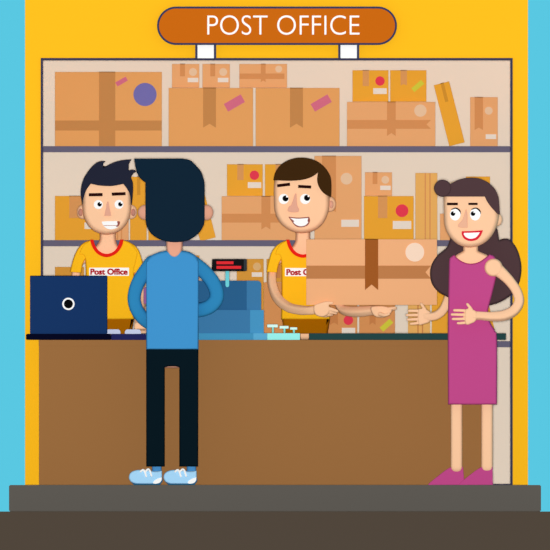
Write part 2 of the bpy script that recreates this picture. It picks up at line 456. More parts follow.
parcel('mustard box between the woman\'s open hand and her dress', 431.8, 262, 462, b3, 'card_mustard', 'card_olive_tape', 0.86, 1.1, LOW)
parcel('slim mustard box leaning behind the woman\'s elbow, rightmost on the lowest shelf', 481.6, 276, 497.2, b3 + 0.6, 'card_mustard', 'card_olive_tape', 0.88, 1.1, LOW, rot=-13.0)

# ---------------------------------------------------------------- counter
ct = thing('service_counter', 'long plain brown service counter across the shop front', 'counter', W(265, 485, -0.19))
sp('front_panel', ct, 'counter_wood', rect(39, 346, 491, 485), -0.37, -0.345, 0.1)
sp('worktop', ct, 'counter_wood', rect(38.8, 340, 491.2, 346), -0.37, -0.015, 0.1)
sp('side_panel', ct, 'counter_wood', rect(39, 346, 43, 485), -0.345, -0.015, 0.1)
sp('side_panel', ct, 'counter_wood', rect(487, 346, 491, 485), -0.345, -0.015, 0.1)

# ---------------------------------------------------------------- things on the counter
tag(link('desk_mat', (lambda b: (slab(b, rect(111.3, 334, 176, 339.9), -0.36, -0.03, 0.3), b)[1])(NB()), 'mat_navy', base=W(140, 340, -0.2)),
    'dark navy desk mat on the counter between laptop and customer', 'mat')
tag(link('desk_mat', (lambda b: (slab(b, rect(309, 333.3, 506, 339.9), -0.36, -0.03, 0.3), b)[1])(NB()), 'mat_green', base=W(405, 340, -0.2)),
    'long dark green counter mat below the held parcel', 'mat')
# laptop (seen from behind)
lp = thing('laptop', 'dark blue open laptop seen from behind, left end of the counter', 'laptop', W(68.5, 340, -0.18))
sp('base', lp, 'laptop_base', rrect(26, 333.8, 111.3, 339.9, 1.6), -0.365, -0.06, 0.5)
sp('screen_lid', lp, 'laptop', rrect(30, 276.2, 107, 334, 1.2), -0.345, -0.328, 0.4)
sp('lid_edge', lp, 'laptop_edge', rrect(30, 275.6, 107.4, 334, 1.2), -0.338, -0.331, 0.1, label='near-black rim of the lid')
lg = sp('lid_badge', lp, 'white', disc(68.4, 303.9, 6.2), -0.348, -0.340, 0.2, label='white ring on the lid')
sp('badge_centre', lg, 'black', disc(68.4, 303.9, 4.5), -0.350, -0.344, 0.1, label='black disc inside the ring')
sp('screen', lp, 'screen', rect(33, 280, 104, 330), -0.329, -0.3265, 0)
bm = NB()
for r in range(4):
    for c in range(12):
        box(bm, 35 + c * 5.6, 333.3, 39.6 + c * 5.6, 333.9, -0.27 + r * 0.03, -0.25 + r * 0.03)
link('keyboard', bm, 'laptop_key', lp)

# lilac pads on the mat
for x0, x1, lb in ((105.5, 120.5, 'small pale lilac rounded pad beside the laptop'), (124.8, 141, 'small pale lilac rounded pad by the left clerk\'s resting arm')):
    tag(link('note_pad', (lambda b: (slab(b, rrect(x0, 329.3, x1, 333.9, 3, corners=(1, 1, 0, 0)), -0.20, -0.10, 0.4), b)[1])(NB()), 'pad_lilac', base=W((x0 + x1) / 2, 333.9, -0.15)), lb, 'note pad', 'lilac pads on the desk mat')

# cash register
rg = thing('cash_register', 'blue stepped cash register on the counter beside the blue jumper customer', 'cash register', W(226, 340, -0.2))
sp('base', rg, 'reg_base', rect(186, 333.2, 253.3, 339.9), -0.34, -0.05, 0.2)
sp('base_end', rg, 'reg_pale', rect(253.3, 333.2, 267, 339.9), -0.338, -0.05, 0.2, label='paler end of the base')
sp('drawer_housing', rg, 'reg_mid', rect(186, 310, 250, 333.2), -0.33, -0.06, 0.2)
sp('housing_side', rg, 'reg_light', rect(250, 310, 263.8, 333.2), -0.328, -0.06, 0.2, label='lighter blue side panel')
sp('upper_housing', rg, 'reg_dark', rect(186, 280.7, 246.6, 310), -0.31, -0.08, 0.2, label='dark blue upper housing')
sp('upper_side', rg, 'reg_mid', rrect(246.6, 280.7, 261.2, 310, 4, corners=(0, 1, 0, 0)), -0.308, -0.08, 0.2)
bm = NB(); slab(bm, rrect(225.4, 268, 229.2, 287.2, 1.9), -0.325, -0.308, 0.4); link('display_pole', bm, 'display_pole', rg, label='pale turquoise pole')
d = sp('customer_display', rg, 'display_black', rrect(212, 259, 246.5, 271.2, 1.4), -0.36, -0.318, 0.3, label='black display with two red bars')
sp('display_side', d, 'display_side', rect(243.8, 259.4, 246.9, 270.8), -0.3615, -0.325, 0.1)
sp('readout_bar', d, 'led_red', rect(216.5, 261.3, 233.5, 264.2), -0.3625, -0.355, 0, label='glowing red bar')
sp('readout_bar', d, 'led_red', rect(216.5, 265.9, 241.2, 268.8), -0.3625, -0.355, 0, label='glowing red bar')

# tray with three T-shaped stamps
st = thing('stamp_tray', 'low pale turquoise tray holding three stamps, right of the cash register', 'tray', W(283.5, 340, -0.25))
sp('tray', st, 'stamp_tray', rect(267.2, 333.2, 300, 339.9), -0.32, -0.18, 0.3)
for i, (x0, x1, y0, px, which) in enumerate(((267.2, 277.8, 324.4, 272.9, 'largest and leftmost'), (279.5, 288.6, 325.9, 284.4, 'middle-sized centre'), (290, 297.2, 327.3, 293.9, 'smallest and rightmost'))):
    s_ = thing('rubber_stamp', which + ' T-shaped pale stamp standing on the turquoise tray', 'stamp', W(px, 333.2, -0.25), 'stamps on the turquoise tray')
    bm = NB(); tube(bm, [(px, 332.2, -0.25, 1.0), (px, y0 + 1.5, -0.25, 1.0)], seg=12); link('stem', bm, 'stamp_post', s_)
    sp('handle', s_, 'stamp_top', rrect(x0, y0, x1, y0 + 3.0 - i * 0.3, 0.5, 3), -0.27, -0.23, 0.3)

# big parcel held over the counter
hp = parcel('big light brown parcel with crossed tape held out by the right clerk', 306.3, 239.3, 437, 305, 'parcel', 'parcel_band', -0.065, 0.135, None,
       vt=(365, 378.2, 290, 5.5, 'parcel_tape'), hb=(265.6, 278.7, 431, 5.5), round_=(414.8, 252.2, 9.4, 'stick_pale'), name='held_parcel')

# ================================================================ people
def eye(root, x, y, r, px, py, pr, Y, rx=None, back=False):
    rx = rx or r
    e = sp('eye', root, 'white', disc(x, y, rx, r), Y - 0.004, Y + 0.02, 0.5, label='white eyeball')
    sp('pupil', e, 'black', disc(px, py, pr), Y - 0.006, Y + 0.002, 0.2, label='black pupil')
    sp('glint', e, 'white', disc(px + pr * 0.5, py - pr * 0.6, pr * 0.34, n=12), Y - 0.0066, Y - 0.003, 0)
    return e

def hand(bm, palm, fingers, thick=2.2):
    """palm: list of (x, y) outline, (Y0, Y1); fingers: list of tubes"""
    slab(bm, outline(palm[0]), palm[1], palm[2], 1.6, 0.008)
    for f in fingers: tube(bm, f, n=4, seg=10)

VOX = 0.0028

# ---------------------------------------------------------------- left clerk
YC = 0.28
p = thing('person', 'clerk with spiky navy-black hair in yellow shirt behind the laptop', 'person', W(107, 485, YC), 'clerks in yellow shirts')
bm = NB()
face = outline([(82.6, 188), (85, 178), (106, 172), (128, 178), (131, 188), (131.2, 206), (129.6, 217), (124.6, 226.5), (116.5, 232.6), (106.7, 234.6), (96.5, 232.4), (88.8, 226.5), (83.8, 217), (82.4, 206)])
slab(bm, face, YC - 0.12, YC + 0.11, 5, 0.045, seg=6)
ellip(bm, 82.6, 212, YC, 5.8, 7.2, 0.024); ellip(bm, 131.2, 212, YC, 5.9, 7.2, 0.024)
slab(bm, outline([(99.2, 226, 1), (116, 226, 1), (116, 241), (121, 250, 1), (118, 262, 1), (95, 262, 1), (91, 250, 1), (99.2, 241)]), YC - 0.062, YC + 0.055, 3.5, 0.04)
slab(bm, rrect(90, 250, 129, 340, 8), YC - 0.06, YC + 0.06, 4, 0.03)
for x in (98, 119): tube(bm, [(x, 335, YC, 8), (x, 400, YC, 7), (x, 470, YC, 5)])
tube(bm, [(89, 256, YC, 4.5), (80, 262, YC - 0.01, 4.0), (76.2, 272, YC - 0.015, 4.2), (75, 298, YC - 0.05, 4.4), (79, 316, YC - 0.16, 3.9), (80, 326, YC - 0.28, 3.4)])
tube(bm, [(125, 256, YC, 4.5), (134, 262, YC - 0.01, 4.0), (138.4, 272, YC - 0.015, 4.4), (141, 297, YC - 0.08, 4.6), (139.4, 315, YC - 0.2, 4.6), (138.4, 326, YC - 0.30, 3.8)])
hand(bm, ([(76, 323), (84, 323), (85, 330), (75, 330)], YC - 0.35, YC - 0.29), [[(76 + i * 2.6, 328, YC - 0.34, 1.5), (75.5 + i * 2.9, 329, YC - 0.375, 1.4), (75.3 + i * 3, 331, YC - 0.395, 1.3)] for i in range(4)] + [[(84, 326, YC - 0.32, 1.6), (87, 328, YC - 0.345, 1.4), (88, 330.5, YC - 0.36, 1.2)]])
hand(bm, ([(135, 323), (146, 323), (147, 331.5), (136, 331.5)], YC - 0.37, YC - 0.31), [[(137.5 + i * 2.7, 330, YC - 0.36, 1.6), (138 + i * 2.9, 331, YC - 0.40, 1.5), (138 + i * 3, 332.2, YC - 0.425, 1.3)] for i in range(4)] + [[(146, 326, YC - 0.33, 1.7), (149.5, 329, YC - 0.36, 1.5), (150, 331.8, YC - 0.38, 1.2)]])
link('body', bm, 'skin_a', p, voxel=VOX)
YF = YC - 0.12
hair = outline([(82, 204, 1), (80.6, 192), (82.6, 181), (87.5, 172), (94, 164.5), (100, 161.2), (105.6, 161.2, 1), (103.2, 164), (103.4, 168.2, 1), (109, 164.5), (117, 161.2), (125, 159.8), (131.6, 159.3, 1), (129, 164), (128.8, 170.3, 1), (133, 169.6), (137, 171.5, 1), (133.3, 173.5), (131, 177.5, 1), (132.9, 183), (133, 193), (131.4, 204.5, 1), (129.6, 194), (126.4, 188), (123.2, 184, 1), (112, 186), (100, 185.6), (90.8, 183.8, 1), (86.4, 190), (84.2, 196)])
bm = NB(); slab(bm, hair, YF - 0.012, YC + 0.06, 0.8, 0.006)
slab(bm, outline([(81.4, 200), (82, 184), (90, 170), (106, 166), (124, 170), (132, 184), (132.4, 200), (128, 214), (107, 220), (86, 214)]), YC + 0.02, YC + 0.135, 8, 0.06)
link('hair', bm, 'hair_navy', p, label='spiky navy-black hair')
for c, w in (((95.7, 194.7), -1), ((118.7, 193.9), -2)):
    sp('eyebrow', p, 'brow_dark', rot_rect(c[0], c[1], 13.8, 3.1, w), YF - 0.004, YF + 0.02, 0.3)
eye(p, 98.3, 204.6, 4.6, 99.6, 204.3, 2.2, YF); eye(p, 119.0, 204.4, 4.6, 120.3, 204.2, 2.2, YF)
sp('nose', p, 'nose_a', [(107.0, 201.8), (108.4, 201.8), (111.2, 215.8), (104.3, 215.8)], YF - 0.016, YF + 0.01, 0.3)
m = sp('mouth', p, 'white', outline([(101.8, 222.2), (105, 221.3), (117.5, 221.0, 1), (118.3, 226.2), (114.5, 228.8), (109, 229.2), (104.4, 226.8)]), YF - 0.004, YF + 0.02, 0.3, label='white toothy smile')
sp('mouth_corner', m, 'mouth_brown', outline([(117, 221.6), (119.6, 221.4), (119.8, 223.6), (118.2, 226.4), (116, 226.6), (117.6, 224)]), YF - 0.006, YF + 0.01, 0.1)
sp('lip_line', m, 'ear_in', rect(103.6, 225.2, 117, 225.8), YF - 0.005, YF + 0.01, 0)
for x in (80.6, 133.2):
    bm = NB(); ellip(bm, x, 212.4, YC - 0.02, 2.4, 3.7, 0.010); link('inner_ear', bm, 'ear_in', p)

def clerk_shirt(p, cx, torso, sl, sr, YC, collar, patch, txt):
    bm = NB()
    slab(bm, outline(torso), YC - 0.085, YC + 0.085, 1.8, 0.025)
    for s_ in (sl, sr): slab(bm, outline(s_), YC - 0.079, YC + 0.055, 1.4, 0.02)
    sh = link('shirt', bm, 'shirt_yellow', p, label='yellow short-sleeved shirt')
    out_, inn = collar
    bm = NB()
    slab(bm, catmull(out_, 8, False) + catmull(inn, 8, False)[::-1], YC - 0.092, YC - 0.05, 0.4)
    link('collar', bm, 'shirt_red', sh, label='red ribbed collar')
    sp('name_patch', sh, 'white', rect(*patch), YC - 0.0875, YC - 0.075, 0.1, label='white patch reading Post Office')
    text_part('lettering', 'Post Office', txt[0], txt[1], txt[2], txt[3], YC - 0.0875, 'text_red', sh, 0.001, 0.012, label='dark red words Post Office')
    return sh
tor = [(90.6, 240, 1), (93.6, 247), (98.6, 252.6), (106.7, 255.3), (115, 252.6), (120.4, 246.6), (123, 240, 1), (131, 243), (138, 252), (136.5, 262), (134.2, 275), (134, 319.5, 1), (85.4, 319.5, 1), (85.4, 262), (79, 254), (83, 244.5)]
clerk_shirt(p, 106.7, tor,
            [(90, 241), (82, 244), (76, 252), (72, 263), (70, 272, 1), (81.2, 273, 1), (83, 264), (87.5, 256), (92, 250)],
            [(123, 241), (132, 243.6), (138.6, 250), (142.6, 262), (144, 272, 1), (133, 273, 1), (131, 264), (126, 256), (121, 250)],
            YC, ([(90.0, 239.6), (92.6, 247.4), (98, 254.2), (106.7, 257.2), (115.6, 254), (121.2, 247.2), (123.6, 239.6)], [(93.4, 239.6), (95.6, 246.2), (100, 251.6), (106.7, 253.8), (113.6, 251.5), (118, 246), (120.2, 239.6)]),
            (89.2, 267.7, 129, 275.8), (90.6, 127.4, 268.8, 274.6))
def trousers(p, pts_top, xs, YC, mat='trouser_brown'):
    bm = NB()
    slab(bm, outline(pts_top), YC - 0.075, YC + 0.075, 3, 0.03)
    for x0, x1 in xs: slab(bm, outline([(x0, 328, 1), (x1, 328, 1), (x1 - 1, 400), (x1 - 2, 476, 1), (x0 + 2, 476, 1), (x0 + 1, 400)]), YC - 0.07, YC + 0.06, 3, 0.03)
    return link('trousers', bm, mat, p)
def clerk_shoes(p, xs, YC):
    for x in xs:
        bm = NB(); slab(bm, rrect(x - 9, 474, x + 9, 484.9, 5, corners=(1, 1, 0, 0)), YC - 0.16, YC + 0.07, 3, 0.03)
        link('shoe', bm, 'shoe_dark', p)
trousers(p, [(87, 318, 1), (134.2, 318, 1), (133.6, 322), (131.6, 334, 1), (89, 334, 1)], [(89, 106), (112, 131.6)], YC)
clerk_shoes(p, (98, 121), YC)

# ---------------------------------------------------------------- right clerk
YC = 0.24
p = thing('person', 'clerk with side-parted brown hair in yellow shirt holding out the big parcel', 'person', W(304, 485, YC), 'clerks in yellow shirts')
bm = NB()
face = outline([(274.2, 184), (278, 170), (290, 162), (306, 160), (322, 168), (328.4, 182), (329.4, 200), (328.5, 211), (324.3, 221.5), (317, 229), (307, 232.6), (296.5, 232.6), (286.6, 228.6), (279, 221.4), (274.8, 211.4), (274, 199)])
slab(bm, face, YC - 0.12, YC + 0.11, 5, 0.045, seg=6)
ellip(bm, 329.8, 204.2, YC, 6.2, 7.6, 0.024)
slab(bm, outline([(295.3, 226, 1), (310.5, 226, 1), (310.5, 241), (316, 250, 1), (312, 262, 1), (292, 262, 1), (289, 250, 1), (295.3, 241)]), YC - 0.062, YC + 0.055, 3.5, 0.04)
slab(bm, rrect(285, 250, 325, 340, 8), YC - 0.06, YC + 0.06, 4, 0.03)
for x in (293, 316): tube(bm, [(x, 335, YC, 8), (x, 400, YC, 7), (x, 470, YC, 5)])
# arm on the left of the picture, hand on the near lower edge of the parcel
tube(bm, [(285, 256, YC, 4.5), (276, 262, YC - 0.01, 4.0), (272.4, 272, YC - 0.02, 4.2), (272.4, 285, YC - 0.075, 4.3), (277.6, 298.2, YC - 0.135, 4.4), (288, 307, YC - 0.195, 4.4), (300, 310, YC - 0.25, 4.4), (309, 310.3, YC - 0.288, 4.2), (318, 309.6, YC - 0.313, 4.2)])
HY = -0.083
hand(bm, ([(314, 306), (320, 303), (326, 302.6), (329, 305.5), (329, 312), (326, 315.6), (321, 316.8), (315, 314)], HY - 0.012, HY + 0.02),
     [[(321, 304.8, HY, 2.2), (327, 303.2, HY - 0.002, 1.9), (332, 303.0, HY, 1.4)],
      [(325, 308.4, HY, 2.1), (331, 309.2, HY, 1.8), (337, 311.2, HY, 1.5)],
      [(325, 311.2, HY + 0.004, 2.1), (331, 312.0, HY + 0.006, 1.8), (336, 313.2, HY + 0.012, 1.4)],
      [(324, 313.4, HY + 0.002, 2.0), (328.6, 314.6, HY + 0.008, 1.7), (332, 314.8, HY + 0.02, 1.3)],
      [(321, 315.0, HY + 0.002, 1.8), (325, 316.0, HY + 0.01, 1.5), (328, 316.0, HY + 0.02, 1.2)]])
# the other arm comes round behind and lies under the parcel
tube(bm, [(325, 258, YC - 0.01, 5), (331, 275, YC - 0.05, 4.6), (335, 294, YC - 0.08, 4.2), (340.5, 307.6, YC - 0.13, 3.9), (348, 311.2, YC - 0.165, 4.4), (360, 311.6, YC - 0.20, 4.6), (371, 310.6, YC - 0.225, 4.2), (377, 310.6, YC - 0.235, 4.2)])
hand(bm, ([(371, 307.2), (380, 305.9), (388, 307.0), (392.4, 309.4), (389, 315), (382, 317.6), (374, 315.6)], YC - 0.285, YC - 0.195),
     [[(384, 309.4, YC - 0.270, 1.9), (390, 308.6, YC - 0.280, 1.6), (395.4, 307.6, YC - 0.285, 1.2)],
      [(384, 310.6, YC - 0.250, 1.9), (390.5, 309.6, YC - 0.252, 1.6), (395.8, 308.4, YC - 0.253, 1.2)],
      [(384, 310.8, YC - 0.230, 1.9), (390, 309.6, YC - 0.225, 1.6), (394.8, 308.4, YC - 0.223, 1.2)],
      [(383, 311, YC - 0.210, 1.8), (388, 309.8, YC - 0.200, 1.5), (391.8, 308.6, YC - 0.195, 1.2)],
      [(380, 314, YC - 0.285, 1.9), (385, 315.2, YC - 0.300, 1.6), (389, 314, YC - 0.305, 1.3)]])
link('body', bm, 'skin_b', p, voxel=VOX)
YF = YC - 0.12
bm = NB()
slab(bm, outline([(273.3, 180.2, 1), (275.2, 172.5), (280.6, 165), (290, 159.4), (302, 157.5), (314.5, 160), (324, 166.5), (329.8, 175), (331.4, 183.5), (331.2, 197.2, 1), (325, 194.2), (319.8, 188.5), (317.2, 181), (317.8, 172.8, 1), (311.6, 177), (302.6, 179.8), (290, 180.8)]), YF - 0.012, YC + 0.06, 0.8, 0.006)
slab(bm, outline([(275, 196), (275, 178), (284, 164), (302, 159.6), (320, 164), (329.6, 178), (330.4, 196), (325, 210), (303, 216), (280, 210)]), YC + 0.02, YC + 0.135, 8, 0.06)
link('hair', bm, 'hair_brown', p, label='short brown hair parted at the side')
for c, w in (((283.6, 185.0), -7), ((304.7, 186.7), 3)):
    sp('eyebrow', p, 'brow_dark', rot_rect(c[0], c[1], 13, 3.0, w), YF - 0.004, YF + 0.02, 0.3)
eye(p, 283.7, 199, 5.2, 285.5, 198.4, 3.0, YF); eye(p, 305.2, 199, 5.2, 307, 197.8, 3.0, YF)
sp('nose', p, 'nose_a', outline([(295.0, 193.6, 1), (296.4, 193.6, 1), (297.3, 205), (299.2, 209), (297.8, 212), (290, 212), (287.6, 210), (289, 206.6), (291.6, 204)]), YF - 0.018, YF + 0.01, 0.5)
m = sp('mouth', p, 'mouth_brown', outline([(288.4, 216.7, 1), (298, 217.6), (309.2, 216.8, 1), (310, 221), (307.4, 225.4), (301, 227.3), (295, 225.6)]), YF - 0.003, YF + 0.03, 0.3, label='wide open smile')
sp('teeth', m, 'white', outline([(290.2, 217.9, 1), (298, 218.7), (308.2, 218, 1), (307.4, 221, 1), (308.4, 222.2, 1), (305.4, 225.2), (300.4, 226.3), (295.6, 224.6), (293.2, 222, 1), (294.4, 221.2, 1)]), YF - 0.0055, YF + 0.01, 0.1)
bm = NB(); ellip(bm, 331.2, 204.4, YC - 0.02, 2.3, 3.9, 0.010); link('inner_ear', bm, 'nose_a', p)
tor = [(287, 240, 1), (290, 248), (295, 254), (303, 256.2), (311.4, 254), (316, 248), (319, 240, 1), (327, 243), (333, 252), (331.5, 262), (330, 275), (330, 319.5, 1), (281.2, 319.5, 1), (281.2, 262), (275, 254), (279, 244.5)]
clerk_shirt(p, 303, tor,
            [(287, 241), (279, 243.6), (272, 251), (268.4, 262), (266.4, 272, 1), (277, 272.6, 1), (279, 264), (283.5, 256), (288, 250)],
            [(319, 241), (328, 243.6), (334, 250), (337, 262), (338, 272, 1), (329, 273, 1), (327, 264), (322, 256), (317, 250)],
            YC, ([(286.0, 239.6), (288.8, 248), (294.4, 254.8), (303, 257.8), (311.8, 254.8), (317.2, 248), (320, 239.6)], [(289.3, 239.6), (291.8, 246.6), (296.4, 252.2), (303, 254.5), (309.8, 252), (314.2, 246.6), (316.6, 239.6)]),
            (285, 268, 324.5, 276.2), (286.6, 323, 269.2, 275.0))
trousers(p, [(282, 318, 1), (330, 318, 1), (329.6, 322), (327.6, 334, 1), (284, 334, 1)], [(283.5, 301.5), (308, 328)], YC)
clerk_shoes(p, (294, 317), YC)

# ---------------------------------------------------------------- customer in blue, seen from behind
YC = -0.64
p = thing('person', 'customer in blue jumper and black trousers, seen from behind', 'person', W(172, 485, YC))
bm = NB()
slab(bm, outline([(147, 190), (150, 172), (175, 163), (200, 172), (203, 190), (203, 215), (198, 230), (187, 238.6), (175, 240.6), (162, 238.6), (151, 230), (147, 215)]), YC - 0.06, YC + 0.125, 8, 0.05, seg=6)
ellip(bm, 145.2, 212.4, YC + 0.0, 7.4, 7.6, 0.024); ellip(bm, 206.6, 212.6, YC + 0.0, 6.8, 7.8, 0.024)
slab(bm, outline([(166.3, 234, 1), (182.4, 234, 1), (182.4, 248), (180, 255), (174.3, 258.2), (168.6, 255), (166.3, 248)]), YC - 0.094, YC + 0.04, 2.5, 0.03)
slab(bm, rrect(150, 256, 195, 368, 10), YC - 0.06, YC + 0.06, 4, 0.03)
for x, xa in ((156, 156.8), (188, 191.2)): tube(bm, [(x, 360, YC, 8), (x, 420, YC, 7), (xa, 462, YC, 3.6), (xa, 472, YC, 3.4)])
tube(bm, [(152, 264, YC, 5), (138, 284, YC + 0.01, 4.5), (135, 300, YC + 0.03, 4.2), (146, 318, YC + 0.09, 4), (155, 308, YC + 0.15, 3.8)])
tube(bm, [(193, 264, YC, 5), (210, 280, YC + 0.01, 4.5), (215, 297, YC + 0.03, 4.2), (201, 310, YC + 0.09, 4), (190, 308, YC + 0.15, 3.8)])
hand(bm, ([(149, 300), (157, 299), (160, 308), (152, 312)], YC + 0.145, YC + 0.175), [[(152 + i * 0.8, 303 + 2.6 * i, YC + 0.172, 1.6), (157 + i, 301 + 2.6 * i, YC + 0.19, 1.5), (161 + i * 0.6, 300 + 2.6 * i, YC + 0.186, 1.4)] for i in range(4)] + [[(151, 302, YC + 0.155, 1.8), (151, 297, YC + 0.157, 1.6), (152, 293, YC + 0.155, 1.4)]])
hand(bm, ([(185, 300), (193, 300), (194, 311), (185, 311)], YC + 0.145, YC + 0.175), [[(188, 302 + 2.8 * i, YC + 0.165, 1.7), (182, 301 + 2.8 * i, YC + 0.172, 1.6), (178, 301.5 + 2.6 * i, YC + 0.165, 1.4)] for i in range(4)] + [[(188, 301, YC + 0.155, 1.8), (186, 296, YC + 0.152, 1.6), (184, 293, YC + 0.15, 1.4)]])
link('body', bm, 'skin_c', p, voxel=VOX)
YF = YC + 0.125      # the face looks at the counter
for x in (162, 188):
    bm = NB(); ellip(bm, x, 206, YF - 0.008, 5, 5, 0.016); e = link('eye', bm, 'white', p)
    bm = NB(); ellip(bm, x, 206, YF + 0.007, 2.2, 2.2, 0.005); link('pupil', bm, 'black', e)
    sp('eyebrow', p, 'hair_blue', rect(x - 6.5, 193.5, x + 6.5, 196.2), YF - 0.02, YF + 0.004, 0.3)
sp('nose', p, 'skin_c', [(174, 205), (176, 205), (178.6, 218), (171.4, 218)], YF - 0.01, YF + 0.018, 0.3)
sp('mouth', p, 'white', outline([(167, 224, 1), (175, 225), (183, 224, 1), (181, 228), (175, 230), (169, 228)]), YF - 0.02, YF + 0.003, 0.2)
bm = NB()
hb_ = outline([(134.0, 158.6, 1), (182, 158.5, 1), (190, 160.2), (195.6, 165), (197.6, 168.6, 1), (202, 174), (204.4, 182), (204.7, 190, 1), (204.7, 219, 1), (203.4, 226), (198, 234), (188, 240.4), (175.6, 242.3), (163, 240.6), (152.6, 235), (147, 227), (145.4, 219, 1), (145.4, 182.6, 1), (140, 178), (136.4, 171)])
slab(bm, hb_, YC - 0.135, YC - 0.015, 1.5, 0.01)
slab(bm, outline([(146, 200, 1), (146, 182), (150, 170), (160, 162.5), (175, 160.5), (190, 162.5), (200, 170), (204, 182), (204, 200, 1), (200, 188), (190, 186), (175, 188), (160, 186), (150, 188)]), YC - 0.03, YC + 0.132, 1.2, 0.01)
slab(bm, outline([(146, 205, 1), (146, 182), (155, 166), (175, 161), (195, 166), (204, 182), (204, 205, 1)]), YC - 0.03, YC + 0.07, 1.2, 0.01)
link('hair', bm, 'hair_blue', p, label='thick dark blue-black hair covering the back of the head')
bm = NB()
slab(bm, outline([(146.2, 349.6, 1), (146.2, 262, 1), (149, 257.4), (155, 253.6), (166, 250.6), (183, 250.6), (191, 252.8), (196.4, 256.6), (198.6, 261.5, 1), (198.6, 349.6, 1)]), YC - 0.09, YC + 0.09, 3, 0.03)
j = link('jumper', bm, 'jumper', p, label='blue jumper')
def sleeve(pts):
    bm = NB(); tube(bm, pts, seg=20); return link('sleeve', bm, 'jumper_shade', j, label='blue sleeve, its shading painted as a darker blue')
def sleeve2(pts, Y0, Y1):
    bm = NB(); slab(bm, pts, Y0, Y1, 2.2, 0.03, seg=5)
    return bm
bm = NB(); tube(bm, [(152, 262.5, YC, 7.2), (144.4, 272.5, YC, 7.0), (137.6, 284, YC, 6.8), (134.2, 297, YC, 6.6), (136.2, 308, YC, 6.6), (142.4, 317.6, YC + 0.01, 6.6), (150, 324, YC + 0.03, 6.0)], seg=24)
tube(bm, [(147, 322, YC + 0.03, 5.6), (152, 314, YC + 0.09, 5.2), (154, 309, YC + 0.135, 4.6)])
link('sleeve', bm, 'jumper_shade', j, label='blue sleeve, its shading painted as a darker blue')
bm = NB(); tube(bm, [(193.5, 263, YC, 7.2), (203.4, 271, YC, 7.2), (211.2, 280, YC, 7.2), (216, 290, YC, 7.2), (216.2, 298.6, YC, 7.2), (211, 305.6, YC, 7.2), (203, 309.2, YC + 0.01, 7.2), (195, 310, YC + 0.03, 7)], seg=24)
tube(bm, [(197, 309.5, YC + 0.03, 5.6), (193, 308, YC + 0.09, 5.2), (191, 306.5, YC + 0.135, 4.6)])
link('sleeve', bm, 'jumper_shade', j, label='blue sleeve, its shading painted as a darker blue')
bm = NB()
slab(bm, [(146.2, 347), (198.4, 347), (198.2, 466.6), (179.3, 466.6), (179.3, 367.5), (176, 366.4), (168, 366.4), (164.8, 367.5), (164.8, 466.6), (146.2, 466.6)], YC - 0.08, YC + 0.075, 1.5, 0.03, seg=5)
link('trousers', bm, 'trouser_black', p, label='straight black trousers')
for dx in (0, 34.6):
    bm = NB(); tube(bm, [(156.8 + dx, 464, YC, 4.8), (156.8 + dx, 474, YC, 4.8)], seg=20); link('sock', bm, 'sock', p)
    so = outline([(162 + dx, 470.6, 1), (162 + dx, 478), (160.4 + dx, 482.2), (156 + dx, 484, 1), (136 + dx, 484, 1), (131 + dx, 482), (128.8 + dx, 477.5), (130.6 + dx, 472.8), (136 + dx, 470.2), (143 + dx, 469.9), (152 + dx, 471), (156 + dx, 471.2)])
    sh = sp('shoe', p, 'shoe_blue', so, YC - 0.05, YC + 0.05, 1.5, bd=0.015, label='pale blue trainer')
    sp('sole', sh, 'shoe_sole', outline([(131 + dx, 482.4, 1), (136 + dx, 483.6), (156 + dx, 483.6), (160.6 + dx, 481.6), (162.4 + dx, 477.6, 1), (162.6 + dx, 481), (160 + dx, 484.9, 1), (134 + dx, 484.9, 1)]), YC - 0.052, YC + 0.052, 0.2, label='dark teal sole')
    sp('heel_patch', sh, 'white', outline([(161.8 + dx, 477.4, 1), (161.4 + dx, 480.6), (159.2 + dx, 483), (155.6 + dx, 483.8, 1), (153.2 + dx, 483.2), (153.8 + dx, 481.2), (157.2 + dx, 478.8)]), YC - 0.0535, YC + 0.05, 0.1, label='white heel patch')
    bm = NB()
    for q in (0, 5.3):
        tube(bm, [(140.6 + dx + q, 471.6 - q * .1, YC - 0.049, 1.0), (142.8 + dx + q, 470.0 - q * .15, YC - 0.051, 1.05), (144.6 + dx + q, 471.4 - q * .1, YC - 0.052, 1.05), (146.2 + dx + q, 476.4 - q * .1, YC - 0.052, 1.0)], seg=8)
    link('lace', bm, 'white', sh, label='white laces')
tag(link('wallet', (lambda b: (slab(b, rrect(143.6, 287.5, 172, 304, 1.5), YC + 0.16, YC + 0.175, 0.5), b)[1])(NB()), 'wallet', base=W(157, 304, YC + 0.167)),
    'mauve wallet edge showing inside the bent arm of the blue jumper customer', 'wallet')

# ---------------------------------------------------------------- woman in the magenta dress
YC = -0.66
p = thing('person', 'woman with long plum-brown hair in a sleeveless magenta dress', 'person', W(472, 485, YC))
bm = NB()
slab(bm, outline([(444.4, 190), (452, 182), (472, 179), (490, 184), (498, 196), (499, 212), (497.4, 224), (492, 235.6), (483, 243.8), (471.5, 247.2), (460, 245.4), (450.6, 238), (445.4, 228), (444, 216)]), YC - 0.12, YC + 0.10, 5, 0.045, seg=6)
ellip(bm, 497.6, 219.6, YC - 0.02, 4.8, 6.4, 0.02)
slab(bm, outline([(463.2, 238, 1), (478, 238, 1), (478, 251, 1), (487, 254.8, 1), (493, 262, 1), (484, 275, 1), (458, 275, 1), (452, 262, 1), (456, 255, 1), (463.2, 251, 1)]), YC - 0.065, YC + 0.05, 3, 0.035)
slab(bm, rrect(453, 262, 484, 395, 8), YC - 0.06, YC + 0.06, 4, 0.03)
slab(bm, disc(493.4, 267.6, 9.2), YC - 0.108, YC + 0.02, 2.5, 0.03)
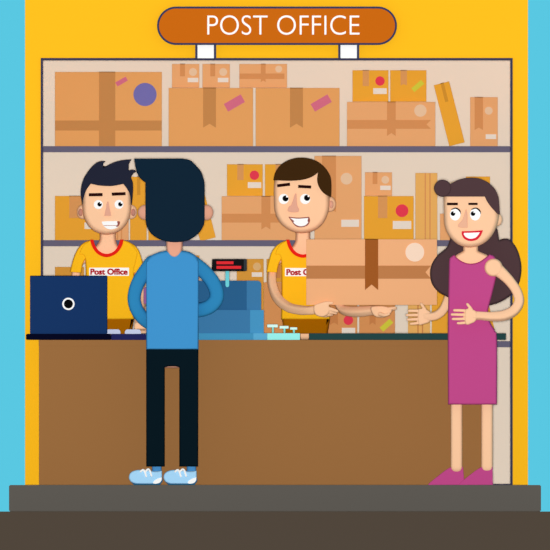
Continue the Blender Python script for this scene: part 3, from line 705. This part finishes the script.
# near arm crossing in front of the dress
tube(bm, [(494, 267.4, YC - 0.07, 7.4), (501.4, 273.0, YC - 0.075, 6.0), (510, 281.6, YC - 0.08, 5.1), (516.8, 291.6, YC - 0.09, 4.9), (519.0, 301.6, YC - 0.10, 4.9), (514, 310.6, YC - 0.11, 4.9), (504, 315.6, YC - 0.125, 4.8), (492, 316.6, YC - 0.135, 4.3), (480, 315.8, YC - 0.14, 3.9), (474, 315.8, YC - 0.145, 4.2)])
hand(bm, ([(465.6, 309.8), (471.6, 309.8), (476, 311.6), (476, 320), (471.6, 323.4), (465.6, 323.8)], YC - 0.165, YC - 0.13),
     [[(468, 310.9, YC - 0.148, 1.5), (460, 310.4, YC - 0.150, 1.45), (454.2, 310.3, YC - 0.146, 1.3)],
      [(468, 314.9, YC - 0.150, 1.5), (458, 314.6, YC - 0.152, 1.45), (451.8, 314.5, YC - 0.148, 1.3)],
      [(468, 318.8, YC - 0.150, 1.5), (459, 319.0, YC - 0.152, 1.45), (452.8, 319.0, YC - 0.148, 1.3)],
      [(468, 322.4, YC - 0.148, 1.45), (462, 323.0, YC - 0.150, 1.4), (457.8, 323.2, YC - 0.146, 1.25)],
      [(472.6, 312.6, YC - 0.150, 2.0), (470.4, 308.2, YC - 0.155, 1.6), (467.4, 304.2, YC - 0.152, 1.35)]])
# far arm reaching for the parcel
tube(bm, [(456, 264, YC + 0.03, 5.2), (452.6, 280, YC + 0.09, 4.6), (448.6, 297, YC + 0.14, 4.4), (443.4, 309.4, YC + 0.15, 4.4), (435.6, 315.6, YC + 0.16, 4.2), (426, 316.6, YC + 0.17, 4.0)])
hand(bm, ([(418.6, 309.8), (424.4, 309.6), (430, 312), (430, 321), (424, 324), (418.6, 324)], YC + 0.155, YC + 0.187),
     [[(421, 310.9, YC + 0.17, 1.5), (413, 310.8, YC + 0.168, 1.45), (408.8, 310.8, YC + 0.17, 1.3)],
      [(421, 314.9, YC + 0.17, 1.5), (412, 315.1, YC + 0.168, 1.45), (406.8, 315.1, YC + 0.17, 1.3)],
      [(421, 318.9, YC + 0.17, 1.5), (413, 319.4, YC + 0.168, 1.45), (407.8, 319.6, YC + 0.17, 1.3)],
      [(421, 322.6, YC + 0.17, 1.45), (415, 323.5, YC + 0.168, 1.4), (410.8, 323.8, YC + 0.17, 1.25)],
      [(426, 312.4, YC + 0.165, 2.0), (423.8, 307.8, YC + 0.162, 1.6), (421.2, 304, YC + 0.16, 1.35)]])
for x in (456.5, 487): tube(bm, [(x, 385, YC, 6), (x, 420, YC, 5.8), (x, 466.9, YC, 5.8)], seg=20)
link('body', bm, 'skin_d', p, voxel=VOX)
YF = YC - 0.12
bm = NB()
slab(bm, disc(442.6, 188.2, 8.6), YF - 0.018, YC + 0.0, 1.2, 0.012)
slab(bm, outline([(442, 196.6, 1), (440, 189), (445, 186.5), (451, 183.4), (459, 179.6), (468, 177.8), (478, 178.2), (487, 181.8), (494, 188), (498.2, 196), (499.4, 205), (499.8, 214.6, 1), (497, 213.4), (491.4, 207.4), (487.2, 201.6), (484.8, 196.6, 1)]), YF - 0.012, YC + 0.05, 0.8, 0.006)
slab(bm, outline([(446, 200), (447, 188), (456, 181), (472, 178.6), (488, 183), (498, 196), (498.6, 214), (494, 232), (472, 244), (450, 232)]), YC + 0.0, YC + 0.14, 8, 0.06)
# long hair falling behind the shoulders
slab(bm, outline([(450.6, 226), (450.2, 238), (446.6, 247.4), (438, 254.8), (432, 263.6), (430, 273), (431.8, 283.4), (438, 291.6), (447.2, 297), (460, 303), (476, 306.4), (488, 305.6), (500, 302.2), (511, 295.2), (518.4, 285), (521.4, 272), (520.6, 260), (516.4, 247.6), (509.6, 239.6), (504, 238.6), (499.2, 240, 1), (497.4, 229, 1), (490, 224, 1), (470, 224, 1)]), YC + 0.055, YC + 0.135, 3, 0.03)
link('hair', bm, 'hair_plum', p, label='long plum-brown hair with a rolled fringe')
sp('eyebrow', p, 'brow_dark', rect(447, 202.7, 457.8, 205.2), YF - 0.004, YF + 0.03, 0.2)
sp('eyebrow', p, 'brow_dark', rect(468.4, 202.8, 477.6, 205.0), YF - 0.004, YF + 0.02, 0.2)
for x in (455.2, 475.2):
    e = eye(p, x, 214.4, 6.2, x - 2.2, 213.6, 2.3, YF, rx=5.4)
    bm = NB(); tube(bm, [(x - 3.4, 209.4, YF - 0.002, 0.5), (x + 0.6, 208.2, YF - 0.003, 0.65), (x + 4.2, 210.4, YF - 0.002, 0.8), (x + 5.6, 215.0, YF + 0.004, 0.5)], seg=8)
    link('eyelash', bm, 'brow_dark', e)
sp('nose', p, 'nose_d', outline([(466, 209, 1), (467.4, 214), (467.6, 227.6, 1), (460, 227.4), (458.0, 225.6), (459.4, 223), (462.6, 219)]), YF - 0.018, YF + 0.01, 0.4)
m = sp('mouth', p, 'lip_red', outline([(461.8, 231.2, 1), (472, 231), (483, 230.2, 1), (480.8, 235.4), (476.6, 239.8), (470, 241), (464.4, 238.8), (461.8, 234.6)]), YF - 0.003, YF + 0.04, 0.3, label='open smile with red lips')
sp('teeth', m, 'white', outline([(463.9, 232.9, 1), (472, 232.7), (479.8, 232.3, 1), (478.0, 235.2), (475.2, 237.8), (470.2, 238.8), (466.1, 237.2), (463.9, 234.6)]), YF - 0.0055, YF + 0.01, 0.1)
sp('dress', p, 'dress', outline([(448.9, 263, 1), (449.8, 258), (454.2, 254.8, 1), (457, 257.8), (463, 261.8), (470.6, 263.6), (478.6, 262), (485.4, 257.6), (489.4, 254.4, 1), (494, 256.2), (497, 262), (497.6, 269), (495.6, 280), (492, 295), (488.6, 308), (488, 316), (490.4, 323), (495, 331), (497.0, 341), (497.0, 404.6, 1), (448, 404.6, 1), (447.8, 330)]), YC - 0.09, YC + 0.05, 2, bd=0.025, seg=5, label='sleeveless knee-length magenta dress')
for x in (456.5, 487):
    dx = x - 456.5
    sp('shoe', p, 'dress', outline([(428.4 + dx, 485, 1), (429.4 + dx, 483), (441 + dx, 473.6), (448 + dx, 468.6), (452 + dx, 466.8, 1), ((462.1 if dx else 463.0) + dx, 466.8, 1), ((462.4 if dx else 464.6) + dx, 485, 1)]), YC - (0.022 if dx else 0.017), YC + 0.035, 0.5, bd=0.006, label='pointed magenta shoe')
